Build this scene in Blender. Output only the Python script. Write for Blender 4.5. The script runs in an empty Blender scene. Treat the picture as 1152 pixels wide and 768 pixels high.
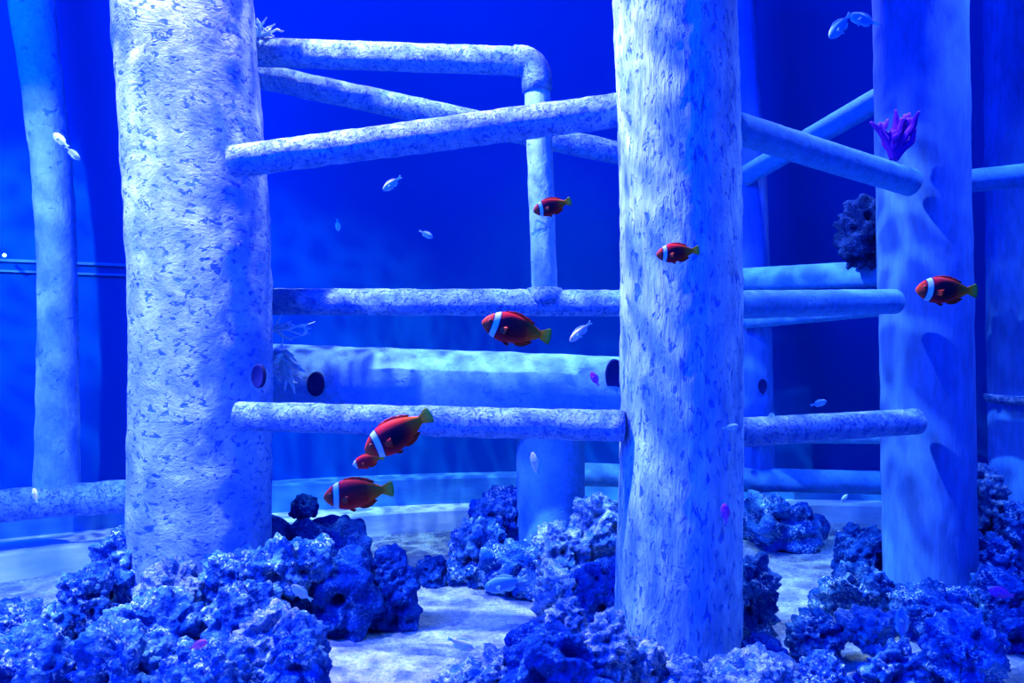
import bpy, bmesh, math, random
from mathutils import Vector, Matrix, noise
random.seed(7)
S = bpy.context.scene
C = S.collection
F = 896.0; CX = 576.0; CY = 384.0; H = 0.745     # 28 mm lens on a 36 mm wide frame, eye height above the sand

def P(px, py, d):
    return Vector(((px-CX)/F*d, d, H-(py-CY)/F*d))
def gd(py):                                       # distance of a point of the sand seen at row py
    return F*H/(py-CY)

# ------------------------------------------------------------------ tags and objects
def tag(o, label=None, cat=None, group=None, kind=None):
    if label: o['label'] = label
    if cat: o['category'] = cat
    if group: o['group'] = group
    if kind: o['kind'] = kind
    return o
def link(name, verts, faces, m, origin=(0,0,0), parent=None, smooth=True, rot=None):
    me = bpy.data.meshes.new(name)
    og = Vector(origin)
    if rot is not None:
        inv = rot.inverted().to_matrix() if hasattr(rot, 'inverted') else rot
    me.from_pydata([tuple(Vector(v)-og) for v in verts], [], faces)
    me.update()
    if smooth:
        me.polygons.foreach_set('use_smooth', [True]*len(me.polygons))
    if m: me.materials.append(m)
    o = bpy.data.objects.new(name, me); C.objects.link(o)
    if parent is not None:
        o.parent = parent; o.location = og - parent.location
    else:
        o.location = og
    return o

# ------------------------------------------------------------------ materials
def mat(name, base=(.5,.5,.5), rough=.8, spec=.25):
    m = bpy.data.materials.new(name); m.use_nodes = True
    nt = m.node_tree; b = nt.nodes['Principled BSDF']
    b.inputs['Base Color'].default_value = (*base, 1)
    b.inputs['Roughness'].default_value = rough
    b.inputs['Specular IOR Level'].default_value = spec
    return m, nt, b
def N(nt, t, **kw):
    n = nt.nodes.new(t)
    for k, v in kw.items():
        if k.startswith('i_'): n.inputs[k[2:].replace('_', ' ')].default_value = v
        else: setattr(n, k, v)
    return n
def ramp(nt, stops, src=None, interp='LINEAR'):
    r = nt.nodes.new('ShaderNodeValToRGB'); cr = r.color_ramp; cr.interpolation = interp
    while len(cr.elements) < len(stops): cr.elements.new(.5)
    for e, (p, c) in zip(cr.elements, stops):
        e.position = p; e.color = (*c, 1) if len(c) == 3 else c
    if src is not None: nt.links.new(src, r.inputs[0])
    return r
def coords(nt, scale=(1,1,1), out='Object', rot=(0,0,0)):
    tc = nt.nodes.new('ShaderNodeTexCoord'); mp = nt.nodes.new('ShaderNodeMapping')
    mp.inputs['Scale'].default_value = scale; mp.inputs['Rotation'].default_value = rot
    nt.links.new(tc.outputs[out], mp.inputs[0]); return mp.outputs[0]
def bump(nt, b, h, strength=.5, dist=.01, prev=None):
    n = nt.nodes.new('ShaderNodeBump'); n.inputs['Strength'].default_value = strength
    n.inputs['Distance'].default_value = dist
    nt.links.new(h, n.inputs['Height'])
    if prev is not None: nt.links.new(prev, n.inputs['Normal'])
    nt.links.new(n.outputs[0], b.inputs['Normal']); return n.outputs[0]
def mixc(nt, fac, a, b, mode='MIX'):
    n = nt.nodes.new('ShaderNodeMix'); n.data_type = 'RGBA'; n.blend_type = mode
    for s, v in ((0, fac), (6, a), (7, b)):
        if hasattr(v, 'links'): nt.links.new(v, n.inputs[s])
        else: n.inputs[s].default_value = v if s == 0 else (*v, 1)
    return n.outputs[2]

def column_mat(name, sc, lo, hi, pit, pitsc, bs, pitcut=.36, fine=(70,70,70), dist=1.2):
    """weathered pale render: cloudy patches, dark pits, hairline scratches"""
    m, nt, b = mat(name, rough=.85)
    n1 = N(nt, 'ShaderNodeTexNoise', i_Scale=1, i_Detail=6, i_Roughness=.65, i_Distortion=.6)
    nt.links.new(coords(nt, sc), n1.inputs[0])
    r1 = ramp(nt, [(.34, lo), (.66, hi)], n1.outputs[0])
    n2 = N(nt, 'ShaderNodeTexNoise', i_Scale=1, i_Detail=3, i_Roughness=.6, i_Distortion=dist)
    nt.links.new(coords(nt, pitsc), n2.inputs[0])
    r2 = ramp(nt, [(pitcut-.05, (1,1,1)), (pitcut+.03, (0,0,0))], n2.outputs[0])
    n3 = N(nt, 'ShaderNodeTexNoise', i_Scale=1, i_Detail=5, i_Roughness=.7)
    nt.links.new(coords(nt, fine), n3.inputs[0])
    r3 = ramp(nt, [(.35, (.75,.75,.75)), (.62, (1,1,1))], n3.outputs[0])
    c = mixc(nt, r2.outputs[0], r1.outputs[0], pit)
    c = mixc(nt, 1.0, c, r3.outputs[0], 'MULTIPLY')
    nt.links.new(c, b.inputs['Base Color'])
    p = bump(nt, b, n3.outputs[0], bs*.8, .006)
    p = bump(nt, b, n1.outputs[0], bs, .02, p)
    inv = N(nt, 'ShaderNodeMath', operation='MULTIPLY'); inv.inputs[1].default_value = -1
    nt.links.new(r2.outputs[0], inv.inputs[0])
    bump(nt, b, inv.outputs[0], bs, .004, p)
    return m
M_L = column_mat('weathered_render', (9,9,12), (.12,.32,.86), (.34,.62,.98), (.02,.15,.80), (44,44,62), .42, .41, (80,80,120), dist=.5)
M_P = column_mat('scratched_render', (24,24,7), (.12,.38,.84), (.38,.72,.95), (.03,.20,.84), (85,85,34), .7, .40, (160,160,18), dist=.4)
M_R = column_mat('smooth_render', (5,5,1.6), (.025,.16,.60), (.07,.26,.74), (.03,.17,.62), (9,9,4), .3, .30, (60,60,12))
M_POST = column_mat('post_render', (8,8,5), (.10,.36,.80), (.26,.58,.92), (.04,.26,.74), (20,20,24), .5, .36)
M_PIPE = column_mat('crusted_pipe', (24,24,24), (.09,.30,.88), (.27,.54,.98), (.03,.18,.86), (80,80,80), .8, .43, (150,150,150))
M_BIG = column_mat('big_pipe', (6,6,6), (.09,.32,.86), (.15,.42,.92), (.06,.27,.8), (30,30,30), .5, .34, (60,60,60))
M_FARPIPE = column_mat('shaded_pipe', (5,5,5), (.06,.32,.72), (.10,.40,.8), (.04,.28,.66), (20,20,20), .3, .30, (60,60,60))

def rock_mat(name, lo, hi, sc=14, speck=(.45,.75,.98)):
    m, nt, b = mat(name, rough=.95, spec=.03)
    n1 = N(nt, 'ShaderNodeTexNoise', i_Scale=sc, i_Detail=6, i_Roughness=.7)
    nt.links.new(coords(nt), n1.inputs[0])
    r1 = ramp(nt, [(.46, lo), (.64, hi)], n1.outputs[0])
    v = N(nt, 'ShaderNodeTexVoronoi', i_Scale=sc*8); nt.links.new(coords(nt), v.inputs['Vector'])
    r2 = ramp(nt, [(.0, (1,1,1)), (.75, (.55,.6,.75))], v.outputs['Distance'])
    c = mixc(nt, 1.0, r1.outputs[0], r2.outputs[0], 'MULTIPLY')
    v2 = N(nt, 'ShaderNodeTexNoise', i_Scale=120., i_Detail=3, i_Roughness=.6, i_Distortion=.5); nt.links.new(coords(nt), v2.inputs[0])
    sp = ramp(nt, [(.52, (0,0,0)), (.60, (1,1,1))], v2.outputs[0])
    n4 = N(nt, 'ShaderNodeTexNoise', i_Scale=22., i_Detail=3); nt.links.new(coords(nt), n4.inputs[0])
    pt = ramp(nt, [(.50, (0,0,0)), (.58, (1,1,1))], n4.outputs[0])
    sp = mixc(nt, 1.0, sp.outputs[0], pt.outputs[0], 'MULTIPLY')
    c = mixc(nt, sp, c, speck)
    nt.links.new(c, b.inputs['Base Color'])
    n3 = N(nt, 'ShaderNodeTexNoise', i_Scale=sc*12, i_Detail=5, i_Roughness=.7)
    nt.links.new(coords(nt), n3.inputs[0])
    inv = N(nt, 'ShaderNodeMath', operation='MULTIPLY'); inv.inputs[1].default_value = -1
    nt.links.new(v.outputs['Distance'], inv.inputs[0])
    p = bump(nt, b, inv.outputs[0], .8, .006)
    bump(nt, b, n3.outputs[0], .8, .005, p)
    return m
M_ROCK = rock_mat('reef_rock', (.006,.09,.46), (.12,.42,.88), 16)
M_ROCKPALE = rock_mat('pale_coral_rock', (.06,.26,.70), (.70,.92,1), 30)
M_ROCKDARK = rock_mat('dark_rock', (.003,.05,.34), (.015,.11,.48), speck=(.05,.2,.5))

M_SAND, nt, b = mat('coral_sand', rough=.95, spec=.1)
n = N(nt, 'ShaderNodeTexNoise', i_Scale=75, i_Detail=8, i_Roughness=.85); nt.links.new(coords(nt), n.inputs[0])
r = ramp(nt, [(.32, (.06,.22,.6)), (.46, (.50,.72,.95)), (.58, (.85,.98,1))], n.outputs[0])
n2 = N(nt, 'ShaderNodeTexNoise', i_Scale=5, i_Detail=4, i_Roughness=.6); nt.links.new(coords(nt, (1,2.2,1)), n2.inputs[0])
r2 = ramp(nt, [(.35, (.72,.76,.88)), (.6, (1,1,1))], n2.outputs[0])
nt.links.new(mixc(nt, 1., r.outputs[0], r2.outputs[0], 'MULTIPLY'), b.inputs['Base Color'])
p = bump(nt, b, n.outputs[0], 1., .03)
gv = N(nt, 'ShaderNodeTexVoronoi', i_Scale=110.); nt.links.new(coords(nt), gv.inputs['Vector'])
gi = N(nt, 'ShaderNodeMath', operation='MULTIPLY'); gi.inputs[1].default_value = -1; nt.links.new(gv.outputs['Distance'], gi.inputs[0])
p = bump(nt, b, gi.outputs[0], .9, .008, p)
bump(nt, b, n2.outputs[0], .6, .05, p)

M_WALL, nt, b = mat('blue_tank_wall', (.0,.10,.36), .9, .05)
M_KERB, nt, b = mat('pale_kerb', rough=.8)
n = N(nt, 'ShaderNodeTexNoise', i_Scale=4, i_Detail=5, i_Roughness=.6); nt.links.new(coords(nt, (1,1,5)), n.inputs[0])
r = ramp(nt, [(.35, (.50,.74,.92)), (.65, (.88,.98,1))], n.outputs[0]); nt.links.new(r.outputs[0], b.inputs['Base Color'])
bump(nt, b, n.outputs[0], .3, .01)
M_STEP, nt, b = mat('blue_step', rough=.8)
n = N(nt, 'ShaderNodeTexNoise', i_Scale=5, i_Detail=5, i_Roughness=.6); nt.links.new(coords(nt, (1,1,5)), n.inputs[0])
r = ramp(nt, [(.3, (.04,.25,.52)), (.7, (.08,.36,.66))], n.outputs[0]); nt.links.new(r.outputs[0], b.inputs['Base Color'])
M_HOLE = mat('hole_shade', (.01,.02,.14), .9, .05)[0]
M_PURPLE = mat('purple_coral', (.16,.008,.45), .7)[0]
M_TUFT = mat('pale_soft_coral', (.42,.72,.95), .6)[0]
M_DKCORAL = rock_mat('dark_coral', (.01,.05,.2), (.03,.10,.34), 20, speck=(.05,.14,.4))
M_LAMP, nt, b = mat('lamp_lens'); b.inputs['Emission Color'].default_value = (.8,.95,1,1); b.inputs['Emission Strength'].default_value = 8

# ------------------------------------------------------------------ tubes
def tube(pts, rad, seg=40, amp=.0015, f=22, cap=True, step=.02, sq=1.0, seed=0):
    """swept round tube through pts with a slightly uneven surface and domed ends -> verts, faces"""
    pts = [Vector(p) for p in pts]
    if not isinstance(rad, (list, tuple)): rad = [rad]*len(pts)
    # resample (Catmull-Rom when more than two points)
    out, rr = [], []
    n = len(pts)
    for i in range(n-1):
        a, b_ = pts[i], pts[i+1]
        p0 = pts[i-1] if i else a*2-b_
        p3 = pts[i+2] if i+2 < n else b_*2-a
        k = max(1, int((b_-a).length/step))
        for j in range(k):
            t = j/k
            q = .5*((2*a)+(b_-p0)*t+(2*p0-5*a+4*b_-p3)*t*t+(3*a-3*b_+p3-p0)*t**3)
            out.append(q); rr.append(rad[i]*(1-t)+rad[i+1]*t)
    out.append(pts[-1]); rr.append(rad[-1])
    V, Fc = [], []
    tan = [(out[min(i+1, len(out)-1)]-out[max(i-1, 0)]).normalized() for i in range(len(out))]
    ref = Vector((0,0,1)) if abs(tan[0].z) < .8 else Vector((0,1,0))
    u = tan[0].cross(ref).normalized()
    rings = []
    if cap:
        for e, s in ((0, -1), (len(out)-1, 1)):
            pass
    ringdef = []
    if cap:
        for q in (.35, .8, .97): ringdef.append((out[0]-tan[0]*rr[0]*.22*(1-q), tan[0], rr[0]*q))
    for i in range(len(out)): ringdef.append((out[i], tan[i], rr[i]))
    if cap:
        for q in (.97, .8, .35): ringdef.append((out[-1]+tan[-1]*rr[-1]*.22*(1-q), tan[-1], rr[-1]*q))
    so = Vector((seed*3.1, seed*1.7, 0))
    for c, t, r_ in ringdef:
        u = (u-t*u.dot(t)).normalized(); w = t.cross(u)
        base = len(V)
        for k in range(seg):
            a = 2*math.pi*k/seg
            d = u*math.cos(a)+w*math.sin(a)
            p = c+d*r_
            if amp: p += d*amp*(noise.fractal((p+so)*f, .9, 2, 4))
            V.append(p)
        rings.append(base)
    for i in range(len(rings)-1):
        a, b_ = rings[i], rings[i+1]
        for k in range(seg):
            k2 = (k+1) % seg
            Fc.append((a+k, a+k2, b_+k2, b_+k))
    for base, c, rev in ((rings[0], ringdef[0][0], 0), (rings[-1], ringdef[-1][0], 1)):
        V.append(c.copy()); ci = len(V)-1
        for k in range(seg):
            k2 = (k+1) % seg
            Fc.append((ci, base+k2, base+k) if not rev else (ci, base+k, base+k2))
    return V, Fc
def join(*parts):
    V, Fc = [], []
    for v, f_ in parts:
        o = len(V); V += list(v); Fc += [tuple(i+o for i in q) for q in f_]
    return V, Fc

def thing_tube(name, label, cat, pts, rad, m, group=None, **kw):
    V, Fc = tube(pts, rad, **kw)
    og = Vector(pts[-1] if pts[-1][2] < pts[0][2] else pts[0])
    o = link(name, V, Fc, m, og)
    return tag(o, label, cat, group, 'thing')

def px_col(rows, d):
    """rows: (py, px_left, px_right) -> points and radii at distance d"""
    pts = [P((a+b_)/2, y, d) for y, a, b_ in rows]
    rad = [(b_-a)/2/F*d for y, a, b_ in rows]
    return pts, rad
def extend(pts, rad, ztop, zbot):
    a, b_ = pts[0], pts[1]; t = (ztop-a.z)/(a-b_).z
    pts = [a+(a-b_)*t]+pts; rad = [rad[0]]+rad
    a, b_ = pts[-1], pts[-2]; t = (zbot-a.z)/(a-b_).z
    if a.z > zbot: pts = pts+[a+(a-b_)*t]; rad = rad+[rad[-1]]
    return pts, rad

# the columns
pts, rad = px_col([(0,130,281),(100,138,289),(200,145,298),(300,150,302),(400,152,304),(500,151,303),(600,149,302)], 2.10)
pts, rad = extend(pts, rad, 2.3, -.02)
colL = thing_tube('support_column', 'thick pale pitted column at left, rising behind the large left rock heap', 'column', pts, rad, M_L, seg=96, amp=.004, f=14)
pts, rad = px_col([(0,690,826),(100,694,830),(200,697,832),(300,698,833),(500,698,834),(650,693,833),(745,692,833)], 1.80)
pts, rad = extend(pts, rad, 2.3, -.02)
colP = thing_tube('support_column', 'nearest pale scratched column, standing in front right of centre', 'column', pts, rad, M_P, seg=96, amp=.003, f=30)
pts, rad = px_col([(0,985,1083),(200,989,1086),(400,994,1090),(600,997,1093),(665,997,1094)], 2.30)
pts, rad = extend(pts, rad, 2.3, -.02)
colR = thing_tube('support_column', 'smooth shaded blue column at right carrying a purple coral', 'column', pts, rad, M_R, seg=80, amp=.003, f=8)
pts, rad = px_col([(0,12,59),(100,27,69),(200,38,80),(300,44,84),(400,44,87),(500,42,87),(540,40,88)], 2.58)
pts, rad = extend(pts, rad, 2.3, .20)
colF = thing_tube('support_post', 'thin leaning pale post near the left edge, standing on the rear step', 'post', pts, rad, M_POST, seg=48, amp=.003, f=16)
pts, rad = px_col([(0,808,850),(100,812,855),(200,820,862),(400,826,868),(525,829,871)], 3.05)
pts, rad = extend(pts, rad, 2.3, .18)
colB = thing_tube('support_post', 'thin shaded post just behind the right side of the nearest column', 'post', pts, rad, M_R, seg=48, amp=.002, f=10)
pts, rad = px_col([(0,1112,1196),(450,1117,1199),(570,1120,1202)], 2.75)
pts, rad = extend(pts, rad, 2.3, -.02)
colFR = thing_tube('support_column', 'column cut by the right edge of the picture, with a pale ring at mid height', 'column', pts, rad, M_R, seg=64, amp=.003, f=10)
c = P(1158, 448, 2.75)
V, Fc = tube([c+Vector((0,0,-.012)), c+Vector((0,0,.012))], .138, seg=64, amp=.004, f=20, step=.012)
o = link('collar_ring', V, Fc, M_ROCKPALE, c, colFR); o['label'] = 'pale crusted ring'
a = P(620, 440, 2.55); b_ = P(619, 650, 2.55)
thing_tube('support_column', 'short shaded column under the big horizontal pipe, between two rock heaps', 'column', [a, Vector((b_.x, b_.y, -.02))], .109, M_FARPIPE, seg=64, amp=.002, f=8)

# the pipes
def pipe(label, a, b_, px_th, m=M_PIPE, name='horizontal_pipe', seed=0, amp=.0022, group=None, seg=40, f=26):
    p, q = P(*a), P(*b_)
    r_ = px_th/2/F*(a[2]+b_[2])/2
    return thing_tube(name, label, 'pipe', [p, q], r_, m, seed=seed, amp=amp, seg=seg, f=f)
pipe('slanting crusted pipe from the left column up to the nearest column', (262,182,1.93), (702,123,1.84), 37, name='diagonal_pipe', seed=1)
rp = .040
a, b_, c_ = P(270,58,2.28), P(586,69,2.28), P(602,84,2.28)
d_ = P(613,332,2.28)
top = thing_tube('elbow_pipe', 'topmost pale pipe from the left column bending down through an elbow', 'pipe', [a, b_], rp, M_PIPE, seed=2, amp=.002, f=26)
cen = Vector((b_.x, b_.y, b_.z-.055)); el = []
for k in range(9):
    t = math.pi/2*k/8
    el.append(cen+Vector((.045*math.sin(t)+.0, 0, .055*math.cos(t))))
el = [b_+Vector((-.02,0,0))]+el+[el[-1]+Vector((.003,0,-.03))]
V, Fc = tube(el, rp*1.1, seg=40, amp=.002); link('elbow', V, Fc, M_PIPE, el[0], top)
V, Fc = tube([el[-1], d_], rp*.92, seg=40, amp=.002, seed=3); link('drop_pipe', V, Fc, M_POST, el[-1], top)
V, Fc = tube([d_+Vector((0,0,.02)), d_+Vector((0,0,-.02))], rp*1.25, seg=40, amp=.004, seed=3); link('foot_weld', V, Fc, M_PIPE, d_, top)
pipe('long pale brace sloping down to the right behind the slanting crusted pipe', (262,79,2.45), (712,176,2.75), 27, name='diagonal_pipe', seed=4, m=M_PIPE)
pipe('crusted horizontal pipe across the middle, under the foot of the drop pipe', (290,339,2.28), (712,341,2.28), 30, seed=5)
big = pipe('very thick horizontal pipe with bright rippled light on its top', (285,430,2.5), (730,446,2.5), 88, m=M_BIG, seg=72, amp=.003, f=9, seed=6)
pipe('crusted horizontal pipe crossing just below the very thick one', (268,468,1.90), (702,479,1.76), 34, seed=7)
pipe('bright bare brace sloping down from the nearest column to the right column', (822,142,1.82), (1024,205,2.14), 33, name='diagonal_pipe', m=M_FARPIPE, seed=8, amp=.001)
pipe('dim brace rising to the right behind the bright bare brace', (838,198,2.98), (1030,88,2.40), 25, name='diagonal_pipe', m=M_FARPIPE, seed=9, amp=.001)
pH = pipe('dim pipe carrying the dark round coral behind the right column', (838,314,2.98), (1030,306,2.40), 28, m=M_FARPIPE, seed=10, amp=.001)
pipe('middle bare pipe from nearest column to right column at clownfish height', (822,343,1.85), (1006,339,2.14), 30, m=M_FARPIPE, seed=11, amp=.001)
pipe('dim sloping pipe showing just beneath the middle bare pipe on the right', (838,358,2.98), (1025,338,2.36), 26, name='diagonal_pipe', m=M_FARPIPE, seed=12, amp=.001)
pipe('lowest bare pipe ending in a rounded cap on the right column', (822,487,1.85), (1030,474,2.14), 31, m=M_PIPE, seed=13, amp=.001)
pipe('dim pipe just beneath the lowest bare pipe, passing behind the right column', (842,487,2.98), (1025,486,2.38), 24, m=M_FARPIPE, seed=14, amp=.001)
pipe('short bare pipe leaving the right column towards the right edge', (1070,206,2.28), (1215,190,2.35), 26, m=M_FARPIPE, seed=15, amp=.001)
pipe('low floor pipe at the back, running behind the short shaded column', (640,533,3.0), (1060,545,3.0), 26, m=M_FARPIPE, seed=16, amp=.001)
pts = [P(-120,592,2.35), P(-20,572,2.45), P(70,563,2.55), P(200,554,2.60)]
thing_tube('floor_pipe', 'low crusted pipe under the thin leaning post, running to the left edge', 'pipe', pts, .052, M_PIPE, seed=17, amp=.004, f=20)

def hole(px, py, d, w, h, parent, ny=(0,-1,0)):  # flat dark disc; the hole's inner shade is put into its colour
    c = P(px, py, d); rx, rz = w/2/F*d, h/2/F*d
    V, Fc = [], []
    for i, (s, dy) in enumerate(((1.08, .02), (1.06, -.003), (1.0, -.005), (.93, -.004))):
        for k in range(28):
            a = 2*math.pi*k/28
            V.append(c+Vector((rx*s*math.cos(a), dy, rz*s*math.sin(a))))
        if i:
            for k in range(28): Fc.append(((i-1)*28+k, (i-1)*28+(k+1) % 28, i*28+(k+1) % 28, i*28+k))
    Fc.append(tuple(range(84, 112)))
    o = link('hole_disc', V, Fc, M_HOLE, c, parent); o['label'] = 'dark oval disc painted as the shade of a hole'
hole(290, 423, 1.98, 13, 25, colL)
hole(355, 432, 2.37, 18, 26, big)
hole(692, 424, 2.385, 20, 38, big)
hole(858, 434, 2.975, 9, 15, colB)

# ------------------------------------------------------------------ the setting
path = [(-3.3,1.5),(-2.6,1.95),(-2.1,2.2),(-1.6,2.47),(-1.25,2.68),(-.85,2.93),(-.4,3.10),(0,3.18),(.6,3.24),(1.2,3.25),(2.0,3.15),(2.8,2.9),(3.6,2.4)]
wid = [.25,.25,.24,.22,.20,.15,.11,.09,.08,.08,.08,.08,.08]
def cr(vals, t):
    i = min(int(t), len(vals)-2); f_ = t-i
    g = lambda k: Vector(vals[max(0, min(len(vals)-1, k))])
    p0, p1, p2, p3 = g(i-1), g(i), g(i+1), g(i+2)
    return .5*((2*p1)+(p2-p0)*f_+(2*p0-5*p1+4*p2-p3)*f_*f_+(3*p1-3*p2+p3-p0)*f_**3)
NS = 120
ln, wd = [], []
for k in range(NS+1):
    t = (len(path)-1)*k/NS
    q = cr(path, t); ln.append(q)
    i = min(int(t), len(wid)-2); wd.append(wid[i]+(wid[i+1]-wid[i])*(t-i))
nr = []
for k in range(NS+1):
    t = (ln[min(k+1, NS)]-ln[max(k-1, 0)]).normalized(); nr.append(Vector((-t.y, t.x)))
def strip(name, m, o0, o1, z0, z1, k0=0, k1=NS):
    """a band of rectangular section following the rear wall line; o0 / o1 = offsets from the line"""
    V, Fc = [], []
    bv = .008
    for k in range(k0, k1+1):
        a = ln[k]+nr[k]*o0(k); b2 = ln[k]+nr[k]*o1(k); a2 = ln[k]+nr[k]*(o0(k)+bv)
        V += [(a.x, a.y, z0), (a.x, a.y, z1-bv), (a2.x, a2.y, z1), (b2.x, b2.y, z1), (b2.x, b2.y, z0)]
    for k in range(k1-k0):
        for j in range(5):
            j2 = (j+1) % 5
            Fc.append((k*5+j, k*5+5+j, k*5+5+j2, k*5+j2))
    o = link(name, V, Fc, m, smooth=False); return tag(o, kind='structure')
strip('trim_1', M_KERB, lambda k: 0, lambda k: wd[k]+.02, -.03, .085)
strip('trim_2', M_STEP, lambda k: wd[k], lambda k: wd[k]+.10, -.03, .195)
strip('wall_back', M_WALL, lambda k: wd[k]+.095, lambda k: wd[k]+.2, -.05, 3.0)
strip('trim_3', M_STEP, lambda k: wd[k]+.085, lambda k: wd[k]+.099, 1.02, 1.030, 0, 46)
strip('trim_4', M_STEP, lambda k: wd[k]+.085, lambda k: wd[k]+.099, .985, .992, 0, 46)

V, Fc = [], []
nx, ny = 260, 200
def sandz(x, y):
    z = .012*noise.noise(Vector((x*2.2, y*4.5, 0)))+.005*noise.fractal(Vector((x*9, y*16, 3)), .8, 2, 3)
    z += .05*math.exp(-((x+.75)**2/.5+(y-1.75)**2/.25))*.5
    return z
for j in range(ny+1):
    for i in range(nx+1):
        x = -3.4+6.8*i/nx; y = .4+3.2*j/ny
        V.append((x, y, sandz(x, y)))
for j in range(ny):
    for i in range(nx):
        a = j*(nx+1)+i; Fc.append((a, a+1, a+nx+2, a+nx+1))
floor = tag(link('floor', V, Fc, M_SAND), kind='structure')

# water filling the tank: a clear volume that swallows red first
bm = bmesh.new(); bmesh.ops.create_cube(bm, size=1)
me = bpy.data.meshes.new('water'); bm.to_mesh(me)
water = bpy.data.objects.new('water', me); C.objects.link(water)
water.scale = (7.6, 5.2, 3.3); water.location = (0, 1.7, 1.5)
m = bpy.data.materials.new('sea_water'); m.use_nodes = True; nt = m.node_tree
nt.nodes.remove(nt.nodes['Principled BSDF'])
ab = nt.nodes.new('ShaderNodeVolumeAbsorption'); ab.inputs[0].default_value = (.0,.76,.98,1); ab.inputs[1].default_value = .50
nt.links.new(ab.outputs[0], nt.nodes['Material Output'].inputs['Volume'])
me.materials.append(m)
tag(water, 'clear blue water filling the whole tank', 'water', None, 'stuff')

# ------------------------------------------------------------------ rocks
_ico = {}
def ico(n):
    if n not in _ico:
        bm = bmesh.new(); bmesh.ops.create_icosphere(bm, subdivisions=n, radius=1)
        _ico[n] = ([v.co.copy() for v in bm.verts], [tuple(v.index for v in f.verts) for f in bm.faces]); bm.free()
    return _ico[n]
def rock(label, x0, x1, ytop, d, ybot=None, m=M_ROCK, knob=.022, kamp=.7, lump=.40, dy=None, n=6, seed=None, name='live_rock', group=None, cat='rock', lean=0):
    """rock spanning columns x0..x1 and rising to row ytop at distance d; base on the sand unless ybot is given"""
    a = P((x0+x1)/2, ytop, d)
    w = (x1-x0)/2/F*d
    zt = a.z; zb = -.03 if ybot is None else P(0, ybot, d).z
    h = (zt-zb)/2; dy = dy or max(w*.75, .05)
    c = Vector((a.x, d, zb+h)); sd = seed if seed is not None else (x0*.37+ytop*.91)
    so = Vector((sd, sd*.3, sd*.7))
    vs, fs = ico(n)
    L = max(.03, min(w, .16)); s = 1/knob
    V = []
    for v in vs:
        # squarish blob with slight undercut
        q = Vector((math.copysign(abs(v.x)**.85, v.x), math.copysign(abs(v.y)**.85, v.y), math.copysign(abs(v.z)**.8, v.z)))
        p = Vector((q.x*w*.92, q.y*dy, q.z*h*.95))
        g = p+c+so
        f1 = noise.fractal(g*(1.1/L), .9, 2.1, 3)
        vd = noise.voronoi(g*(1.6/L))[0]; f2 = min(1, vd[1]-vd[0])         # boulders with creases between
        pit = noise.noise(g*(2.6/L)+Vector((9,2,4)))
        k1 = noise.voronoi(g*s)[0][0]
        k2 = noise.voronoi(g*s*2.1)[0][0]
        dd = lump*L*(f1*.8+(f2-.35)*.55)-max(0, pit-.18)*L*.9
        dd += kamp*knob*(1.0-1.5*k1)+kamp*knob*.45*(1-1.5*k2)
        nrm = Vector((v.x/w, v.y/dy, v.z/h)).normalized()
        p = p+nrm*dd
        p.x += lean*(p.z/h)*w
        p += c
        V.append(p)
    o = link(name, V, fs, m, (c.x, c.y, max(zb, 0)))
    return tag(o, label, cat, group)

# left heap
LH = 'rocks of the large left heap'
K = dict(group=LH)
rock('tall knobbly rock at the top of the left heap, against the thick left column', 104, 176, 592, 2.02, **K)
rock('rock at the upper left slope of the left heap, beside the sand', 62, 128, 640, 1.90, **K)
rock('low rock at the far left foot of the left heap', -30, 78, 676, 1.72, n=6, **K)
rock('pale-topped rock in front of the base of the thick left column', 150, 232, 632, 1.86, m=M_ROCKPALE, **K)
rock('crusty rock right of centre on top of the left heap', 222, 300, 622, 1.92, **K)
rock('broad rock in the middle of the left heap with a deep dark hollow', 112, 232, 668, 1.66, **K)
rock('rock right of the hollow in the left heap, by the shadowed boulder', 222, 330, 654, 1.70, **K)
rock('flat shelf rock jutting right from the top of the left heap', 262, 372, 612, 1.95, ybot=662, **K)
rock('pale branching rock above the pink fish in the left heap', 262, 352, 682, 1.58, m=M_ROCKPALE, knob=.018, **K)
rock('lowest right rock of the left heap, bordering the bright sand', 286, 378, 700, 1.55, **K)
rock('front rock of the left heap under the pink fish', 176, 300, 712, 1.50, **K)
rock('front rock of the left heap left of the pink fish', 78, 196, 704, 1.50, **K)
rock('corner rock filling the bottom left of the picture', -40, 100, 712, 1.50, **K)
# dark boulders
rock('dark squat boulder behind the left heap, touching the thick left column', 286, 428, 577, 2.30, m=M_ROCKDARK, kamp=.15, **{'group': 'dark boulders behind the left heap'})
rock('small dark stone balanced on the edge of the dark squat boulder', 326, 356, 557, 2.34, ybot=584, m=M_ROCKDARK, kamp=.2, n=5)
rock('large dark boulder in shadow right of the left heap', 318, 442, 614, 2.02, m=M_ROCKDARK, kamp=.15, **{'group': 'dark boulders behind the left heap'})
rock('pointed dark rock with pale coral strands beside the open sand', 412, 474, 620, 2.05, m=M_ROCKDARK, kamp=.35, lean=-.1)
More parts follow.
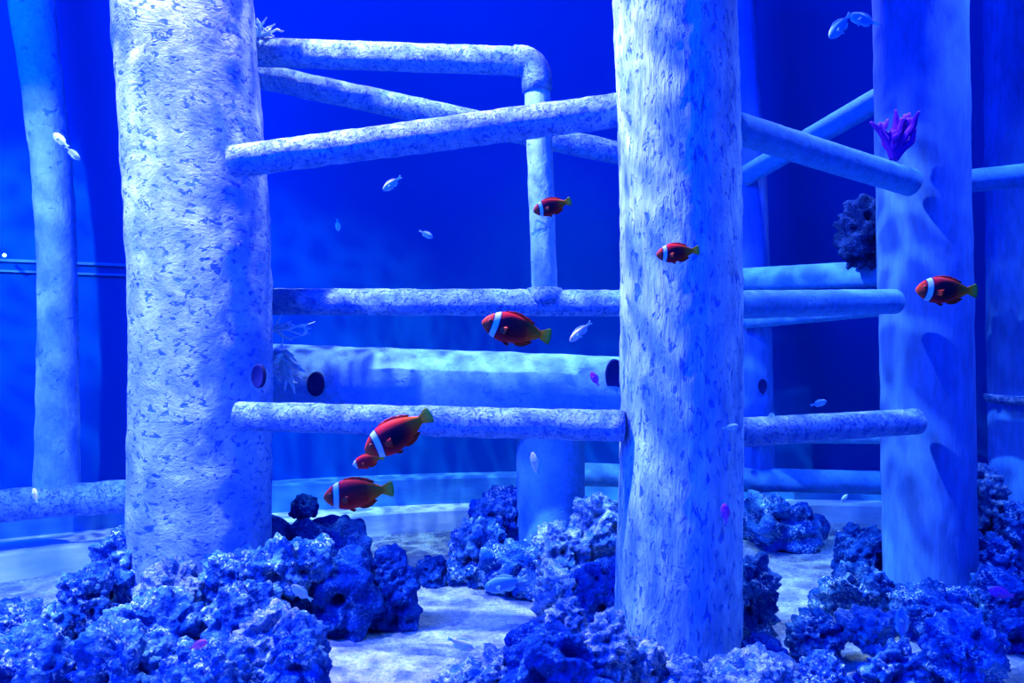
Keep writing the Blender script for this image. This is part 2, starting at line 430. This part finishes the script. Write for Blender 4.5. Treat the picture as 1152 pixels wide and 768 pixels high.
# centre heap
G2 = {'group': 'rocks round the short shaded column'}
rock('rock stack left of the short shaded column, highest on that side', 530, 600, 550, 2.58, ybot=640, **G2)
rock('rock beneath the left stack, spreading over the sand', 502, 572, 582, 2.45, **G2)
rock('small flat bluish stone lying alone on the open sand', 468, 506, 624, 2.45, n=5, m=M_ROCKDARK, kamp=.2)
rock('smooth low rock in front of the foot of the short shaded column', 538, 628, 606, 2.36, m=M_ROCK, kamp=.2, **G2)
rock('tall encrusted rock between the short shaded column and the nearest column', 640, 706, 552, 2.38, m=M_ROCKPALE, **G2)
rock('encrusted rock covering the right foot of the short shaded column', 596, 664, 586, 2.32, m=M_ROCKPALE, **G2)
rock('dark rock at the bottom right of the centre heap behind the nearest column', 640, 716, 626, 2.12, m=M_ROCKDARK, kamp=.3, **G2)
rock('lower left knobbly rock of the centre heap, above the front coral rocks', 600, 660, 640, 2.15, m=M_ROCKPALE, **G2)
# front heap
G3 = {'group': 'pale coral rocks across the front'}
rock('large dark hollowed rock crowned with coral in the front heap', 556, 692, 700, 1.48, m=M_ROCKDARK, kamp=.4, knob=.018, **G3)
rock('pale coral knob on top of the front heap, left of the nearest column', 612, 666, 671, 1.58, m=M_ROCKPALE, knob=.018, **G3)
rock('pale cauliflower coral rock right of the hollowed rock', 648, 716, 690, 1.50, m=M_ROCKPALE, knob=.016, **G3)
rock('small pale coral lump at the left foot of the front heap', 532, 592, 728, 1.48, m=M_ROCKPALE, knob=.016, **G3)
rock('lowest pale coral rubble at the left end of the front heap', 484, 560, 748, 1.46, m=M_ROCKPALE, knob=.016, **G3)
rock('pale coral rock hugging the left front of the nearest column base', 690, 756, 716, 1.52, m=M_ROCKPALE, knob=.015, **G3)
rock('pale coral rock in front of the nearest column base, at the bottom edge', 742, 800, 742, 1.48, m=M_ROCKPALE, knob=.015, **G3)
rock('rounded bubbly coral rock just right of the nearest column base', 786, 906, 727, 1.52, m=M_ROCKPALE, knob=.015, kamp=.6, lump=.2, **G3)
rock('dark stone lying between the bubbly coral rock and the nearest column', 826, 888, 714, 1.74, m=M_ROCKDARK, kamp=.1, n=5)
rock('spiky rock peeping out right of the nearest column, on the sand', 820, 872, 628, 2.02, m=M_ROCK, kamp=.7, knob=.03)
# back
rock('low wide rock at the back between thin post and rear step', 828, 926, 554, 2.92, kamp=.3, **{'group': 'distant rocks by the rear step'})
rock('dim rock at the back, half hidden behind the nearest column', 660, 720, 560, 2.95, kamp=.3, **{'group': 'distant rocks by the rear step'})
# right heap
G4 = {'group': 'rocks of the right heap'}
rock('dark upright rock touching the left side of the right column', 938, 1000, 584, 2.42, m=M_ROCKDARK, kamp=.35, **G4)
rock('rounded brownish-blue rock at the left foot of the right column', 926, 1008, 634, 2.16, **G4)
rock('arching rock with a sand window beneath, left part', 890, 948, 690, 1.86, **G4)
rock('pale coral ridge over the sand window in the right heap', 946, 1010, 684, 1.84, ybot=724, m=M_ROCKPALE, knob=.018, **G4)
rock('small hollow rock at the bottom edge, right of the sand window', 968, 1040, 724, 1.66, **G4)
rock('corner rock at the bottom edge, left of the sand window', 896, 950, 740, 1.60, **G4)
rock('broad rock in front of the right column base', 1004, 1100, 660, 2.02, **G4)
rock('big rounded rock at the bottom of the right heap', 1036, 1128, 700, 1.74, **G4)
rock('rock behind and right of the right column, top of that pile', 1080, 1130, 524, 2.50, ybot=640, m=M_ROCKPALE, knob=.026, **G4)
rock('rock at the right edge, high on the right heap', 1118, 1190, 566, 2.40, **G4)
rock('mid-height rock right of the right column, below the topmost', 1076, 1144, 600, 2.30, **G4)
rock('rock at the right edge beneath the purple fish', 1090, 1180, 640, 2.12, **G4)
rock('low dark rock at the right edge above the corner sand', 1110, 1200, 684, 1.92, m=M_ROCKDARK, kamp=.3, **G4)

# dark round coral and tufts
rock('dark round coral resting on the dim pipe behind the right column', 944, 1004, 226, 2.48, ybot=298, m=M_DKCORAL, knob=.03, kamp=.7, n=5, name='round_coral', cat='coral', dy=.07)
def tuft(name, label, c, size, m, k=14, flat=.4, seed=1, up=(.3,-.1,1), thick=.05, tight=1.0):
    rnd = random.Random(seed); parts = []
    up = Vector(up).normalized()
    for i in range(k):
        d = (up*tight+Vector((rnd.uniform(-1,1), rnd.uniform(-1,1)*flat, rnd.uniform(-.7,.7)))).normalized()
        ln_ = size*rnd.uniform(.5, 1); side = Vector((rnd.uniform(-1,1), rnd.uniform(-1,1)*flat, rnd.uniform(-1,1)))*ln_*.35
        pts = [c, c+d*ln_*.4+side*.3, c+d*ln_*.75+side, c+d*ln_+side*.4]
        parts.append(tube(pts, [size*thick*1.3, size*thick, size*thick*.9, size*thick*.35], seg=8, amp=0, step=size*.08))
        e = c+d*ln_*.7+side
        dd = (d+Vector((rnd.uniform(-1,1), 0, rnd.uniform(-1,1)))).normalized()
        parts.append(tube([e, e+dd*size*.2, e+dd*size*.35+side*.2], [size*thick*.8, size*thick*.7, size*thick*.3], seg=8, amp=0, step=size*.06))
    V, Fc = join(*parts)
    return tag(link(name, V, Fc, m, c), label, 'coral')
c = P(1006, 178, 2.13)
tuft('soft_coral', 'bright purple coral growing on the front of the right column', c, .10, M_PURPLE, k=26, seed=3, up=(0,-.1,1), thick=.10, tight=1.9)
tuft('soft_coral', 'lacy pale coral tuft beside the thick left column, over the thickest pipe', P(304,370,2.2), .10, M_TUFT, k=9, seed=5, up=(1,-.1,-.15), thick=.03)
tuft('soft_coral', 'small pale coral tuft on the topmost pipe by the left column', P(290,42,2.26), .07, M_TUFT, k=9, seed=8, up=(.7,-.1,.5), thick=.05)
tuft('soft_coral', 'pale coral flap on the left end of the thickest pipe', P(312,396,2.3), .11, M_TUFT, k=14, seed=9, up=(.5,-.3,-.8), thick=.07)

# tiny lamp glint by the left edge
V, Fc = tube([P(5,287,2.70), P(5,287,2.66)], .006, seg=20, amp=0, step=.01)
o = tag(link('indicator_lamp', V, Fc, M_LAMP, P(5,287,2.7)), 'tiny white lamp glowing on the rear wall rail at the left edge', 'lamp')

# ------------------------------------------------------------------ fish (nose at x=0, tail tip at x=1, up +z)
def fish_body(hh, ww, xb, belly=1.0, rings=26, seg=24, pk=.40):
    V, Fc = [], []
    for i in range(rings+1):
        t = i/rings; x = xb*(1-math.cos(math.pi*t))/2; s = x/xb
        prof = (math.sin(math.pi*min(1, (s/pk)*.5 if s < pk else .5+.5*(s-pk)/(1-pk)*.86)))
        prof = max(0, prof)**(.62 if s < pk else .95)
        if s > .9: prof = max(prof, .2)
        if i == 0: prof = .03
        h_ = hh*prof; w_ = ww*prof**1.1*(1-.45*max(0, s-.4))
        for k in range(seg):
            a = 2*math.pi*k/seg
            V.append(Vector((x, w_*math.cos(a), (h_ if math.sin(a) > 0 else h_*belly)*math.sin(a))))
        if i:
            for k in range(seg):
                k2 = (k+1) % seg
                Fc.append(((i-1)*seg+k, i*seg+k, i*seg+k2, (i-1)*seg+k2))
    Fc.append(tuple(range(seg))); Fc.append(tuple(reversed(range(rings*seg, rings*seg+seg))))
    return V, Fc
def fin(base, tip, th=.006, wave=.0):
    """fin between two polylines (same count), lens-thick at its base and thin at its tip"""
    n_ = len(base); V, Fc = [], []; R = 5
    for sgn in (1, -1):
        for r_ in range(R+1):
            t = r_/R
            for k in range(n_):
                p = Vector(base[k]).lerp(Vector(tip[k]), t)
                y = sgn*th*(1-.75*t)+wave*math.sin(k*1.9)*t
                V.append(Vector((p.x, p.y+y, p.z)))
    o = (R+1)*n_
    for r_ in range(R):
        for k in range(n_-1):
            a = r_*n_+k; Fc.append((a, a+1, a+n_+1, a+n_)); Fc.append((o+a, o+a+n_, o+a+n_+1, o+a+1))
    for k in range(n_-1):
        Fc.append((k, o+k, o+k+1, k+1)); a = R*n_+k; Fc.append((a, a+1, o+a+1, o+a))
    for r_ in range(R):
        a = r_*n_; Fc.append((a, a+n_, o+a+n_, o+a)); a += n_-1; Fc.append((a, o+a, o+a+n_, a+n_))
    return V, Fc
def fin_mat(name, stops, rough=.5, trans=.35):
    m, nt, b = mat(name, rough=rough)
    sx = nt.nodes.new('ShaderNodeSeparateXYZ'); nt.links.new(coords(nt), sx.inputs[0])
    r = ramp(nt, stops, sx.outputs[0]); nt.links.new(r.outputs[0], b.inputs['Base Color'])
    wv = N(nt, 'ShaderNodeTexWave', i_Scale=9, bands_direction='Z'); nt.links.new(coords(nt), wv.inputs[0])
    bump(nt, b, wv.outputs[1], .4, .01)
    tr = nt.nodes.new('ShaderNodeBsdfTranslucent'); nt.links.new(r.outputs[0], tr.inputs[0])
    mx = nt.nodes.new('ShaderNodeMixShader'); mx.inputs[0].default_value = trans
    nt.links.new(b.outputs[0], mx.inputs[1]); nt.links.new(tr.outputs[0], mx.inputs[2])
    nt.links.new(mx.outputs[0], nt.nodes['Material Output'].inputs[0]); return m
def clown_mat(name, dark, stripe_x=.2, lean=.12, nose=(.7,.10,.03)):
    m, nt, b = mat(name, rough=.6, spec=.08)
    sx = nt.nodes.new('ShaderNodeSeparateXYZ'); nt.links.new(coords(nt), sx.inputs[0])
    X, Z = sx.outputs[0], sx.outputs[2]
    def mth(op, a, b2=0.):
        n = nt.nodes.new('ShaderNodeMath'); n.operation = op
        for i, v in enumerate((a, b2)):
            if hasattr(v, 'links'): nt.links.new(v, n.inputs[i])
            else: n.inputs[i].default_value = v
        return n.outputs[0]
    base = ramp(nt, [(0, nose), (.16, (.5,.02,.03)), (.3, (.52,.010,.035)), (.62, (.6,.03,.02)), (.84, (.7,.24,.02))], X)
    # dark saddle
    ex = mth('DIVIDE', mth('SUBTRACT', X, .42), .26); ez = mth('DIVIDE', mth('ADD', Z, .03), .19)
    rr = mth('ADD', mth('MULTIPLY', ex, ex), mth('MULTIPLY', ez, ez))
    sad = ramp(nt, [(.1, (dark,)*3), (1., (0,0,0))], rr)
    c = mixc(nt, sad.outputs[0], base.outputs[0], (.012,.006,.03))
    # head band: pale stripe with dark edges, bowed
    sxx = mth('SUBTRACT', X, mth('ADD', stripe_x, mth('ADD', mth('MULTIPLY', Z, lean), mth('MULTIPLY', mth('MULTIPLY', Z, Z), -.5))))
    dist = mth('ABSOLUTE', sxx)
    edge = ramp(nt, [(.045, (1,1,1)), (.068, (0,0,0))], dist)
    c = mixc(nt, edge.outputs[0], c, (.01,.008,.05))
    st = ramp(nt, [(.034, (1,1,1)), (.045, (0,0,0))], dist)
    c = mixc(nt, st.outputs[0], c, (.38,.80,1))
    nt.links.new(c, b.inputs['Base Color'])
    return m
M_CL = clown_mat('clownfish_skin', .75); M_CLB = clown_mat('clownfish_bright_skin', .25); M_CLD = clown_mat('clownfish_dark_skin', 1.0)
M_CLS = clown_mat('clownfish_small_skin', .3, .09, 0., (.9,.9,1))
M_FINRED = fin_mat('red_fin', [(0, (.5,.02,.03)), (.8, (.6,.08,.02))])
M_FINTAIL = fin_mat('yellow_tail', [(.80, (.6,.22,.02)), (.88, (.4,.40,.03)), (1., (.10,.50,.14))], trans=.5)
M_EYE = mat('fish_eye', (.004,.004,.01), .15, .6)[0]
M_IRIS = mat('fish_iris', (.45,.10,.05), .3)[0]
def pale_mat(name, back, side, mark=None):
    m, nt, b = mat(name, rough=.35, spec=.5)
    sx = nt.nodes.new('ShaderNodeSeparateXYZ'); nt.links.new(coords(nt), sx.inputs[0])
    mr = N(nt, 'ShaderNodeMapRange'); mr.inputs[1].default_value = -.16; mr.inputs[2].default_value = .13
    nt.links.new(sx.outputs[2], mr.inputs[0])
    r = ramp(nt, [(0, back), (.28, side), (.70, side), (.95, back)], mr.outputs[0])
    col = r.outputs[0]
    if mark:
        wv = N(nt, 'ShaderNodeTexWave', i_Scale=mark[1], bands_direction='X'); nt.links.new(coords(nt), wv.inputs[0])
        rr = ramp(nt, [(.4, (0,0,0)), (.55, (1,1,1))], wv.outputs[1]); col = mixc(nt, rr.outputs[0], col, mark[0])
    nt.links.new(col, b.inputs['Base Color'])
    return m
M_DAM = pale_mat('pale_damsel', (.5,.88,1), (.22,.5,.82))
M_PINKISH = pale_mat('pinkish_damsel', (.6,.80,1), (.55,.60,.80))
M_BLUEF = pale_mat('blue_damsel', (.25,.68,1), (.06,.36,.85))
M_DIMF = pale_mat('dim_blue_fish', (.12,.45,.9), (.02,.20,.6))
M_PURF = pale_mat('purple_fish', (.30,.04,.60), (.40,.02,.62))
M_PINK = pale_mat('pink_fish', (.85,.15,.55), (.9,.10,.45))
M_STRIPE = pale_mat('striped_fish', (.3,.5,.8), (.10,.22,.6), ((.65,.85,1), 5))
M_PFIN = fin_mat('pale_fin', [(0, (.3,.7,.95)), (1, (.4,.85,1))], trans=.4)
M_VFIN = fin_mat('violet_fin', [(0, (.35,.05,.6)), (1, (.5,.2,.8))], trans=.4)

def make_fish(name, body_m, fin_m, tail_m, hh=.205, ww=.10, xb=.84, fork=.0, tailh=.12, belly=1., pk=.40, eyes=True, iris=True, pectoral=True, dorsal=.045):
    root = bpy.data.objects.new(name, None); C.objects.link(root); root.empty_display_size = .1
    V, Fc = fish_body(hh, ww, xb, belly, pk=pk); link('body', V, Fc, body_m, parent=root)
    n_ = 11
    tb = [(xb-.03, 0, hh*.2*(1-2*k/(n_-1))) for k in range(n_)]
    tt = [(1-fork*(1-abs(1-2*k/(n_-1)))-.03*(abs(1-2*k/(n_-1))**3), 0, tailh*(1-2*k/(n_-1))) for k in range(n_)]
    V, Fc = fin(tb, tt, .012); link('tail_fin', V, Fc, tail_m, parent=root)
    def surf(s):      # approximate back height at body fraction s
        return hh*max(0, math.sin(math.pi*((s/pk)*.5 if s < pk else .5+.5*(s-pk)/(1-pk)*.86)))**(.62 if s < pk else .95)
    ss = [.28+.56*k/9 for k in range(10)]
    db = [(s*xb, 0, surf(s)*.93) for s in ss]
    dt = [(s*xb+.045, 0, surf(s)+dorsal*math.sin(math.pi*(.12+.8*k/9))+.008*(k % 2)) for k, s in enumerate(ss)]
    V, Fc = fin(db, dt, .008); link('dorsal_fin', V, Fc, fin_m, parent=root)
    ss = [.56+.28*k/6 for k in range(7)]
    db = [(s*xb, 0, -surf(s)*belly*.92) for s in ss]
    dt = [(s*xb+.05, 0, -surf(s)*belly-.045*math.sin(math.pi*(.15+.75*k/6))) for k, s in enumerate(ss)]
    V, Fc = fin(db, dt, .008); link('anal_fin', V, Fc, fin_m, parent=root)
    sb = [.36, .38, .40, .42]
    db = [(s*xb, 0, -surf(s)*belly*.92) for s in sb]
    dt = [(s*xb+.10, 0, -surf(s)*belly-.05+.012*k) for k, s in enumerate(sb)]
    V, Fc = fin(db, dt, .008); link('pelvic_fin', V, Fc, fin_m, parent=root)
    if pectoral:
        for sg in (-1, 1):
            y0 = sg*ww*.92
            db = [(.33*xb, y0, -.02-.02*k) for k in range(4)]
            dt = [(.33*xb+.11-.01*k, y0+sg*.05, .015-.045*k) for k in range(4)]
            V, Fc = fin(db, dt, .004); link('pectoral_fin', V, Fc, fin_m, parent=root)
    if eyes:
        for sg in (-1, 1):
            vs, fs = ico(3)
            c = Vector((.115*xb/.84, sg*ww*.60, hh*.20))
            V = [c+Vector((v.x*.024, v.y*.016, v.z*.024)) for v in vs]
            e = link('eye', V, fs, M_IRIS if iris else M_PFIN, parent=root)
            V = [c+Vector((v.x*.015, sg*.010+v.y*.009, v.z*.015)) for v in vs]
            link('pupil', V, fs, M_EYE, parent=e)
    return root
def copy_tree(o, parent=None):
    c = o.copy(); C.objects.link(c); c.parent = parent
    for ch in list(o.children):
        copy_tree(ch, c)
    return c
def recolor(root, frm, to):
    for ch in root.children:
        if ch.name.startswith('body'):
            ch.data = ch.data.copy(); ch.data.materials[0] = to
used = set()
def place(proto, label, nose, tail, d, group=None, yaw=0, roll=0, cat='fish', body=None, name=None):
    """nose and tail in picture pixels at distance d; yaw turns the fish out of the picture plane"""
    if proto.name not in used: o = proto; used.add(proto.name)
    else: o = copy_tree(proto)
    a, b2 = P(nose[0], nose[1], d), P(tail[0], tail[1], d)
    v = b2-a; L = v.length/max(.2, math.cos(math.radians(yaw)))
    ang = math.atan2(v.z, v.x)
    left = abs(ang) <= math.pi/2+.01
    R = Matrix.Rotation(-ang, 4, 'Y')
    if not left: R = R @ Matrix.Rotation(math.pi, 4, 'X')      # keep the back up when facing right
    R = R @ Matrix.Rotation(math.radians(yaw), 4, 'Z') @ Matrix.Rotation(math.radians(roll), 4, 'X')
    o.matrix_world = Matrix.Translation(a) @ R @ Matrix.Scale(L, 4)
    if body: recolor(o, None, body)
    return tag(o, label, cat, group)
clown = make_fish('clownfish', M_CL, M_FINRED, M_FINTAIL, hh=.215, ww=.11, belly=.98, dorsal=.022, pk=.42)
CG = 'red clownfish with a white head band'
place(clown, 'clownfish swimming just below the middle crusted pipe, centre of the picture', (542,362), (620,379), 1.15, CG)
place(clown, 'largest dark-sided clownfish, tail raised across the lower crusted pipe', (411,509), (484,466), 1.15, CG, body=M_CLD, yaw=8)
place(clown, 'tiny clownfish half hidden below the head of the tail-raised one', (397,523), (432,513), 1.25, CG, body=M_CLS)
place(clown, 'bright orange-red clownfish lowest of all, above the dark boulders', (364,560), (443,549), 1.05, CG, body=M_CLB)
place(clown, 'small clownfish in front of the vertical drop pipe', (600,238), (643,225), 1.45, CG, yaw=5)
place(clown, 'small clownfish in front of the nearest column', (738,287), (787,281), 1.35, CG)
place(clown, 'dark red clownfish in front of the right column', (1030,326), (1100,327), 1.25, CG, body=M_CLD)

dam = make_fish('damselfish', M_DAM, M_PFIN, M_PFIN, hh=.165, ww=.065, xb=.78, fork=.08, tailh=.075, belly=1.15, pk=.36, iris=False)
DG = 'small pale damselfish'
place(dam, 'pale damselfish nose-down below the slanting crusted pipe, left of centre', (431,214), (452,198), 1.5, DG)
place(dam, 'pale damselfish in open water below the nose-down one, facing right', (487,267), (471,259), 1.7, DG)
place(dam, 'very small pale damselfish hanging upright right of the thick left column', (381,260), (379,246), 1.9, DG)
place(dam, 'bluish damselfish top right, nose down at left of the pair', (933,43), (958,14), 1.45, DG, body=M_BLUEF)
place(dam, 'bluish damselfish top right, nose touching the tail of its partner', (955,17), (991,28), 1.45, DG, body=M_BLUEF)
place(dam, 'pale damselfish above the lowest bare pipe on the right', (930,451), (911,456), 1.8, DG)
place(dam, 'white damselfish in front of the right edge of the nearest column', (831,479), (812,482), 1.6, DG)
place(dam, 'speck-sized white fish on top of the lowest bare pipe', (868,464), (872,478), 1.95, DG, yaw=40)
place(dam, 'white fish crossing the thin leaning post, pointing down left side', (60,150), (78,166), 1.9, DG)
place(dam, 'white fish just right of the thin leaning post', (90,180), (78,166), 1.9, DG, yaw=25)
place(dam, 'tiny pale fish over the rear step, left of the right column', (954,556), (944,566), 2.5, DG)
place(dam, 'tiny dim fish over the far sand on the right', (944,596), (943,608), 2.6, DG)
place(dam, 'pink and white fish by the rear step at the far left', (38,549), (42,566), 2.0, DG, body=M_PINKISH)
place(dam, 'flat grey-blue fish resting by the sand shadow left of the front coral rocks', (545,661), (594,650), 1.95, DG, body=M_DIMF)
place(dam, 'pinkish grey fish low over the front sand', (533,730), (502,717), 1.45, DG, body=M_PINKISH)
place(dam, 'pale rounded fish head-up between rocks of the right heap', (1014,684), (1016,724), 1.66, DG, body=M_DIMF)
st = place(dam, 'fish with fine pale stripes at the right side of the left heap', (328,658), (352,676), 1.50, DG, body=M_STRIPE)
slim = make_fish('slender_damselfish', M_PINKISH, M_PFIN, M_PFIN, hh=.13, ww=.06, xb=.80, fork=.10, tailh=.07, pk=.34, iris=False)
place(slim, 'pinkish white damselfish right of the central clownfish, nose down', (641,384), (666,361), 1.5, DG)
place(slim, 'slim white damselfish upright in front of the short shaded column', (599,508), (604,537), 2.1, DG)
chro = make_fish('anthias_fish', M_PURF, M_VFIN, M_VFIN, hh=.20, ww=.08, xb=.80, fork=.08, tailh=.09, iris=False)
place(chro, 'small purple fish in front of the right end of the thickest pipe', (665,418), (674,435), 1.9, 'small purple and pink fish')
place(chro, 'purple fish upright in front of the nearest column base', (815,566), (817,590), 1.5, 'small purple and pink fish')
place(chro, 'violet fish over the rocks at the right edge', (1112,663), (1142,671), 1.75, 'small purple and pink fish')
place(chro, 'pink fish over the front of the left heap', (233,721), (212,730), 1.36, 'small purple and pink fish', body=M_PINK)

# ------------------------------------------------------------------ light
w = bpy.data.worlds.new('World'); S.world = w; w.use_nodes = True
bg = w.node_tree.nodes['Background']; bg.inputs[0].default_value = (0,.085,1,1); bg.inputs[1].default_value = .85
def aim(o, t):
    d = Vector(t)-o.location; o.rotation_euler = d.to_track_quat('-Z', 'Y').to_euler()
def spot(name, loc, tgt, power, col, size=100, blend=.6, rad=.05, caustic=0, cs=14):
    l = bpy.data.lights.new(name, 'SPOT'); l.energy = power; l.color = col; l.spot_size = math.radians(size)
    l.spot_blend = blend; l.shadow_soft_size = rad
    o = bpy.data.objects.new(name, l); C.objects.link(o); o.location = loc; aim(o, tgt)
    if caustic:       # ripple pattern put into the lamp's strength; no water surface bends it
        l.use_nodes = True; nt = l.node_tree
        em = nt.nodes['Emission']
        tc = nt.nodes.new('ShaderNodeNewGeometry')
        nz = N(nt, 'ShaderNodeTexNoise', i_Scale=cs*.4, i_Detail=2); nt.links.new(tc.outputs['Incoming'], nz.inputs[0])
        ad = nt.nodes.new('ShaderNodeVectorMath'); ad.operation = 'MULTIPLY_ADD'
        nt.links.new(nz.outputs['Color'], ad.inputs[0]); ad.inputs[1].default_value = (.07,.07,.07); nt.links.new(tc.outputs['Incoming'], ad.inputs[2])
        v = N(nt, 'ShaderNodeTexVoronoi', feature='DISTANCE_TO_EDGE', i_Scale=cs); nt.links.new(ad.outputs[0], v.inputs['Vector'])
        mr = N(nt, 'ShaderNodeMapRange', interpolation_type='SMOOTHSTEP'); mr.inputs[1].default_value = 0; mr.inputs[2].default_value = .13
        mr.inputs[3].default_value = 1+caustic; mr.inputs[4].default_value = max(.35, 1-caustic*.35)
        nt.links.new(v.outputs['Distance'], mr.inputs[0]); nt.links.new(mr.outputs[0], em.inputs['Strength'])
    return o
spot('flood_left', (-1.75, .95, 1.9), (-1.42, 2.3, .5), 820, (1,.19,.15), 68, .3, .03, caustic=1.3, cs=20)
spot('flood_side', (-.95, 1.71, 2.5), (.15, 1.70, 0.1), 2150, (1,.18,.15), 84, .5, .02, caustic=1.6, cs=24)
spot('flood_overhead', (-.48, 2.42, 2.9), (-.2, 2.22, 0), 1000, (1,.18,.10), 62, .5, .015, caustic=3.2, cs=34)
spot('fill_back', (.25, 2.90, 2.8), (.25, 2.70, 0), 650, (1,.20,.12), 52, .6, .03, caustic=.8, cs=24)  # added fill to brighten the rear sand and the steps
spot('fill_gap', (.92, 2.62, 2.6), (.84, 2.30, 0), 620, (.8,.20,.3), 56, .6, .03, caustic=1.2, cs=26)  # added fill for the sand between nearest and right column
spot('flood_right', (1.66, 1.95, 2.6), (1.10, 1.85, 0), 480, (.55,.22,.5), 80, .8, .03, caustic=1.0, cs=26)
def area(name, loc, tgt, power, col, sx, sy):
    l = bpy.data.lights.new(name, 'AREA'); l.shape = 'RECTANGLE'; l.size = sx; l.size_y = sy; l.energy = power; l.color = col
    o = bpy.data.objects.new(name, l); C.objects.link(o); o.location = loc; aim(o, tgt); return o
area('blue_fill_light', (-1.9, .5, 2.7), (-.9, 3.0, .6), 380, (0,.115,1), 2.0, 1.6)  # added fill that lifts the blue towards the left, not a ceiling lamp

cam = bpy.data.cameras.new('Camera'); co = bpy.data.objects.new('Camera', cam); C.objects.link(co)
co.location = (0,0,H); co.rotation_euler = (math.pi/2, 0, 0); cam.lens = 28; cam.sensor_width = 36; cam.clip_start = .02
S.camera = co
S.cycles.diffuse_bounces = 2; S.cycles.max_bounces = 6
S.view_settings.view_transform = 'Standard'; S.view_settings.look = 'None'
S.view_settings.gamma = 1; S.view_settings.exposure = 0; S.view_settings.use_curve_mapping = False
